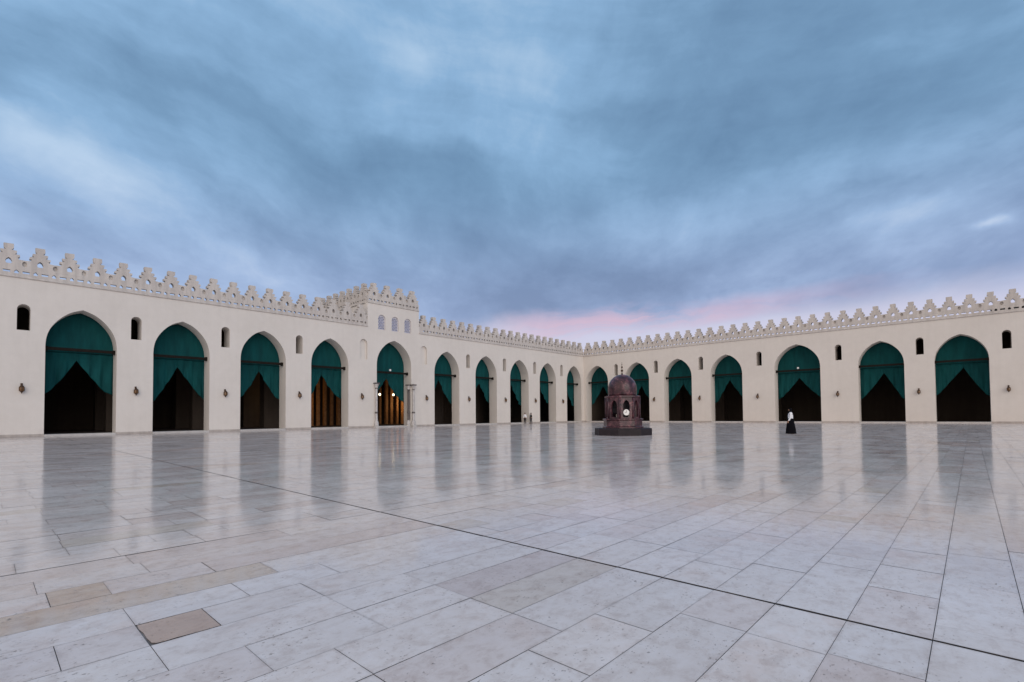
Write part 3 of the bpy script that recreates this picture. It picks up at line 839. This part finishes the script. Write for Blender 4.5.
# frame turned so that +y is along the diagonal of the courtyard
mp = N(nt, 'ShaderNodeMapping'); mp.vector_type = 'POINT'; mp.inputs['Rotation'].default_value = (0, 0, -radians(42.96))
nt.links.new(tc, mp.inputs['Vector'])
sx = N(nt, 'ShaderNodeSeparateXYZ'); nt.links.new(mp.outputs[0], sx.inputs[0])
dx, dy, dz = sx.outputs
zc = math_(nt, 'ADD', math_(nt, 'MAXIMUM', dz, 0.0), .24)
px = math_(nt, 'DIVIDE', dx, zc); py = math_(nt, 'DIVIDE', dy, zc)
cv = N(nt, 'ShaderNodeCombineXYZ'); nt.links.new(px, cv.inputs[0]); nt.links.new(py, cv.inputs[1])
P2 = cv.outputs[0]
warp = noise(nt, .6, 3, .5, P2)
wv = N(nt, 'ShaderNodeVectorMath', operation='MULTIPLY_ADD')
nt.links.new(warp.outputs['Color'], wv.inputs[0]); wv.inputs[1].default_value = (.9, .9, 0); nt.links.new(P2, wv.inputs[2])
n_big = noise(nt, 1.0, 4, .5, mapping(nt, wv.outputs[0], (.55, .40, 1), (2.3, 1.1, 0)))
n_str = noise(nt, 1.0, 7, .55, mapping(nt, wv.outputs[0], (1.5, .75, 1), (5.2, .7, 0), (0, 0, radians(12))))
n_fin = noise(nt, 1.0, 8, .6, mapping(nt, wv.outputs[0], (4.0, 2.2, 1), (1.2, 3.7, 0), (0, 0, radians(12))))
f = math_(nt, 'ADD', math_(nt, 'ADD', math_(nt, 'MULTIPLY', n_big.outputs['Fac'], .46), math_(nt, 'ADD', math_(nt, 'MULTIPLY', n_str.outputs['Fac'], .10), .15)), math_(nt, 'MULTIPLY', math_(nt, 'ADD', n_fin.outputs['Fac'], -.05), .20))
n_iso = noise(nt, 5.5, 7, .58, mp.outputs[0], .3)
f = math_(nt, 'ADD', f, math_(nt, 'MULTIPLY', math_(nt, 'SUBTRACT', n_iso.outputs['Fac'], .5), .24))
# cloud masses: soft ellipses by bearing and height in the sky ahead of the diagonal
ahead = math_(nt, 'MAXIMUM', dy, .05)
wn = noise(nt, 2.2, 6, .6, mp.outputs[0])
bx = math_(nt, 'ADD', math_(nt, 'DIVIDE', dx, ahead), math_(nt, 'MULTIPLY', math_(nt, 'SUBTRACT', wn.outputs['Fac'], .5), .38))
ws = N(nt, 'ShaderNodeSeparateColor'); nt.links.new(wn.outputs['Color'], ws.inputs[0])
bz = math_(nt, 'ADD', math_(nt, 'DIVIDE', dz, ahead), math_(nt, 'MULTIPLY', math_(nt, 'SUBTRACT', ws.outputs[2], .5), .20))
# long soft cloud banks: falling to the right on the left half, rising to the right on the right half
gx = math_(nt, 'SUBTRACT', math_(nt, 'MULTIPLY', bx, .10), math_(nt, 'MULTIPLY', math_(nt, 'SQRT', math_(nt, 'ADD', math_(nt, 'POWER', math_(nt, 'ABSOLUTE', math_(nt, 'SUBTRACT', bx, .15)), 2.0), .04)), .33))
vb = math_(nt, 'ADD', bz, gx)
def banks(fu, fv, seed, det=6, ro=.55):
    cc = N(nt, 'ShaderNodeCombineXYZ'); nt.links.new(math_(nt, 'MULTIPLY', bx, fu), cc.inputs[0]); nt.links.new(math_(nt, 'MULTIPLY', vb, fv), cc.inputs[1]); cc.inputs[2].default_value = seed
    return noise(nt, 1.0, det, ro, cc.outputs[0], .12).outputs['Fac']
ahead_f = N(nt, 'ShaderNodeMapRange'); ahead_f.inputs['From Min'].default_value = .06; ahead_f.inputs['From Max'].default_value = .35; nt.links.new(dy, ahead_f.inputs['Value'])
bk = math_(nt, 'ADD', math_(nt, 'MULTIPLY', math_(nt, 'SUBTRACT', banks(1.3, 5.0, 2.2), .5), .34), math_(nt, 'MULTIPLY', math_(nt, 'SUBTRACT', banks(3.6, 11.0, 7.7, 7, .6), .5), .11))
f = math_(nt, 'ADD', f, math_(nt, 'MULTIPLY', bk, ahead_f.outputs[0]))
def mass(cx, cy, rx, ry, slope, amp):
    ca, sa = cos(slope), sin(slope)
    ux = math_(nt, 'SUBTRACT', bx, cx); uz = math_(nt, 'SUBTRACT', bz, cy)
    a_ = math_(nt, 'DIVIDE', math_(nt, 'ADD', math_(nt, 'MULTIPLY', ux, ca), math_(nt, 'MULTIPLY', uz, sa)), rx)
    b_ = math_(nt, 'DIVIDE', math_(nt, 'SUBTRACT', math_(nt, 'MULTIPLY', uz, ca), math_(nt, 'MULTIPLY', ux, sa)), ry)
    r2 = math_(nt, 'ADD', math_(nt, 'MULTIPLY', a_, a_), math_(nt, 'MULTIPLY', b_, b_))
    return math_(nt, 'MULTIPLY', math_(nt, 'POWER', 2.718, math_(nt, 'MULTIPLY', r2, -1.0)), amp)
for q in [(-.84, .50, .42, .045, -.46, .10), (-.62, .34, .35, .03, -.42, .05), (-.50, .60, .60, .13, -.36, -.065), (-.15, .33, .45, .10, -.2, -.05), (-.25, .50, .35, .10, -.3, -.05), (-1.0, .80, .5, .16, 0, -.05),
          (.08, .66, .22, .30, .25, .085), (.10, .40, .22, .07, -.1, .07), (.75, .68, .40, .18, .1, -.05), (.50, .42, .40, .05, .25, .06), (.38, .52, .5, .05, .35, -.05),
          (.97, .372, .035, .012, .2, .16), (.80, .40, .10, .03, .3, .07), (.30, .265, .5, .05, 0, -.05), (-.95, .28, .3, .06, -.3, .06)]:
    f = math_(nt, 'ADD', f, mass(*q))
f = math_(nt, 'ADD', math_(nt, 'MULTIPLY', math_(nt, 'SUBTRACT', f, .52), 1.2), .50)
cl = ramp(nt, [(.30, (.12, .22, .365)), (.45, (.175, .31, .485)), (.57, (.245, .415, .63)), (.72, (.42, .575, .76))])
nt.links.new(f, cl.inputs[0])
lowc = ramp(nt, [(.34, (.20, .265, .435)), (.46, (.265, .345, .545)), (.58, (.37, .47, .69)), (.72, (.54, .62, .79))])
nt.links.new(f, lowc.inputs[0])
fz = N(nt, 'ShaderNodeMapRange'); fz.interpolation_type = 'SMOOTHSTEP'
fz.inputs['From Min'].default_value = .16; fz.inputs['From Max'].default_value = .46
nt.links.new(dz, fz.inputs['Value'])
c = mixc(nt, fz.outputs[0], lowc.outputs[0], cl.outputs[0])
# pale glow just above the roofs, with a rose band over it
def bandf(lo, hi, src):
    m_ = N(nt, 'ShaderNodeMapRange'); m_.interpolation_type = 'SMOOTHSTEP'
    m_.inputs['From Min'].default_value = lo; m_.inputs['From Max'].default_value = hi; nt.links.new(src, m_.inputs['Value']); return m_.outputs[0]
zt = math_(nt, 'SUBTRACT', math_(nt, 'ADD', dz, math_(nt, 'MULTIPLY', math_(nt, 'SUBTRACT', n_str.outputs['Fac'], .5), .08)), math_(nt, 'MULTIPLY', dx, .0))
zr = math_(nt, 'SUBTRACT', zt, math_(nt, 'MULTIPLY', dx, .06))
glow = math_(nt, 'MULTIPLY', bandf(.205, .15, zt), bandf(-.36, .02, dx))
c = mixc(nt, math_(nt, 'MULTIPLY', glow, .85), c, (.62, .60, .74))
rose = math_(nt, 'MULTIPLY', math_(nt, 'MULTIPLY', bandf(.205, .172, zr), bandf(.135, .160, zr)), math_(nt, 'MULTIPLY', bandf(-.08, .10, dx), bandf(.70, .25, dx)))
cs = N(nt, 'ShaderNodeCombineXYZ'); nt.links.new(math_(nt, 'MULTIPLY', bx, 2.6), cs.inputs[0]); nt.links.new(math_(nt, 'MULTIPLY', math_(nt, 'SUBTRACT', bz, math_(nt, 'MULTIPLY', bx, .10)), 17.0), cs.inputs[1])
n_hz = noise(nt, 1.0, 6, .6, cs.outputs[0], .3)
rose = math_(nt, 'MULTIPLY', rose, bandf(.36, .60, n_hz.outputs['Fac']))
c = mixc(nt, math_(nt, 'MULTIPLY', rose, .75), c, (.66, .45, .56))
# after-glow on the side of the low sun
sd = N(nt, 'ShaderNodeVectorMath', operation='DOT_PRODUCT'); nt.links.new(tc, sd.inputs[0])
sd.inputs[1].default_value = Vector((.35, -.93, .10)).normalized()
gl = bandf(-.05, .95, sd.outputs['Value'])
c = mixc(nt, gl, c, (1.0, .87, .80))
bgB = N(nt, 'ShaderNodeBackground'); bgB.inputs['Strength'].default_value = 1.0; nt.links.new(c, bgB.inputs['Color'])
mx = N(nt, 'ShaderNodeMixShader'); mx.inputs[0].default_value = .94
nt.links.new(bgA.outputs[0], mx.inputs[1]); nt.links.new(bgB.outputs[0], mx.inputs[2]); nt.links.new(mx.outputs[0], out.inputs[0])

sl = bpy.data.lights.new('sun', 'SUN'); sl.energy = .85; sl.angle = radians(50); sl.color = (1, .94, .90)
so = bpy.data.objects.new('sun', sl); COL.objects.link(so)
so.rotation_euler = SUN_DIR.to_track_quat('Z', 'Y').to_euler()

# ------------------------------------------------------------------ camera
F, CY, PITCH, ROLL, YAW = 493.546, 401.12, .0282814, -.00845691, .821107972
cam = bpy.data.cameras.new('camera'); co = bpy.data.objects.new('camera', cam); COL.objects.link(co)
cam.sensor_width = 36; cam.lens = F * 36 / 1024; cam.shift_y = (CY - 341) / 1024
cam.clip_start = .05; cam.clip_end = 6000
co.location = (38.6 * S, -55.85 * S, 1.0 * S)
hd_ = pi / 2 - YAW
Rm = Matrix.Rotation(hd_, 3, 'Z')
fw = Rm @ Vector((0, cos(PITCH), sin(PITCH))); up = Rm @ Vector((0, -sin(PITCH), cos(PITCH))); rt = Rm @ Vector((1, 0, 0))
rt2 = cos(ROLL) * rt + sin(ROLL) * up; up2 = -sin(ROLL) * rt + cos(ROLL) * up
Mx = Matrix((rt2, up2, -fw)).transposed().to_4x4(); Mx.translation = co.location
co.matrix_world = Mx
sc.camera = co
sc.view_settings.view_transform = 'Standard'; sc.view_settings.look = 'None'
sc.view_settings.exposure = .15; sc.view_settings.gamma = 1
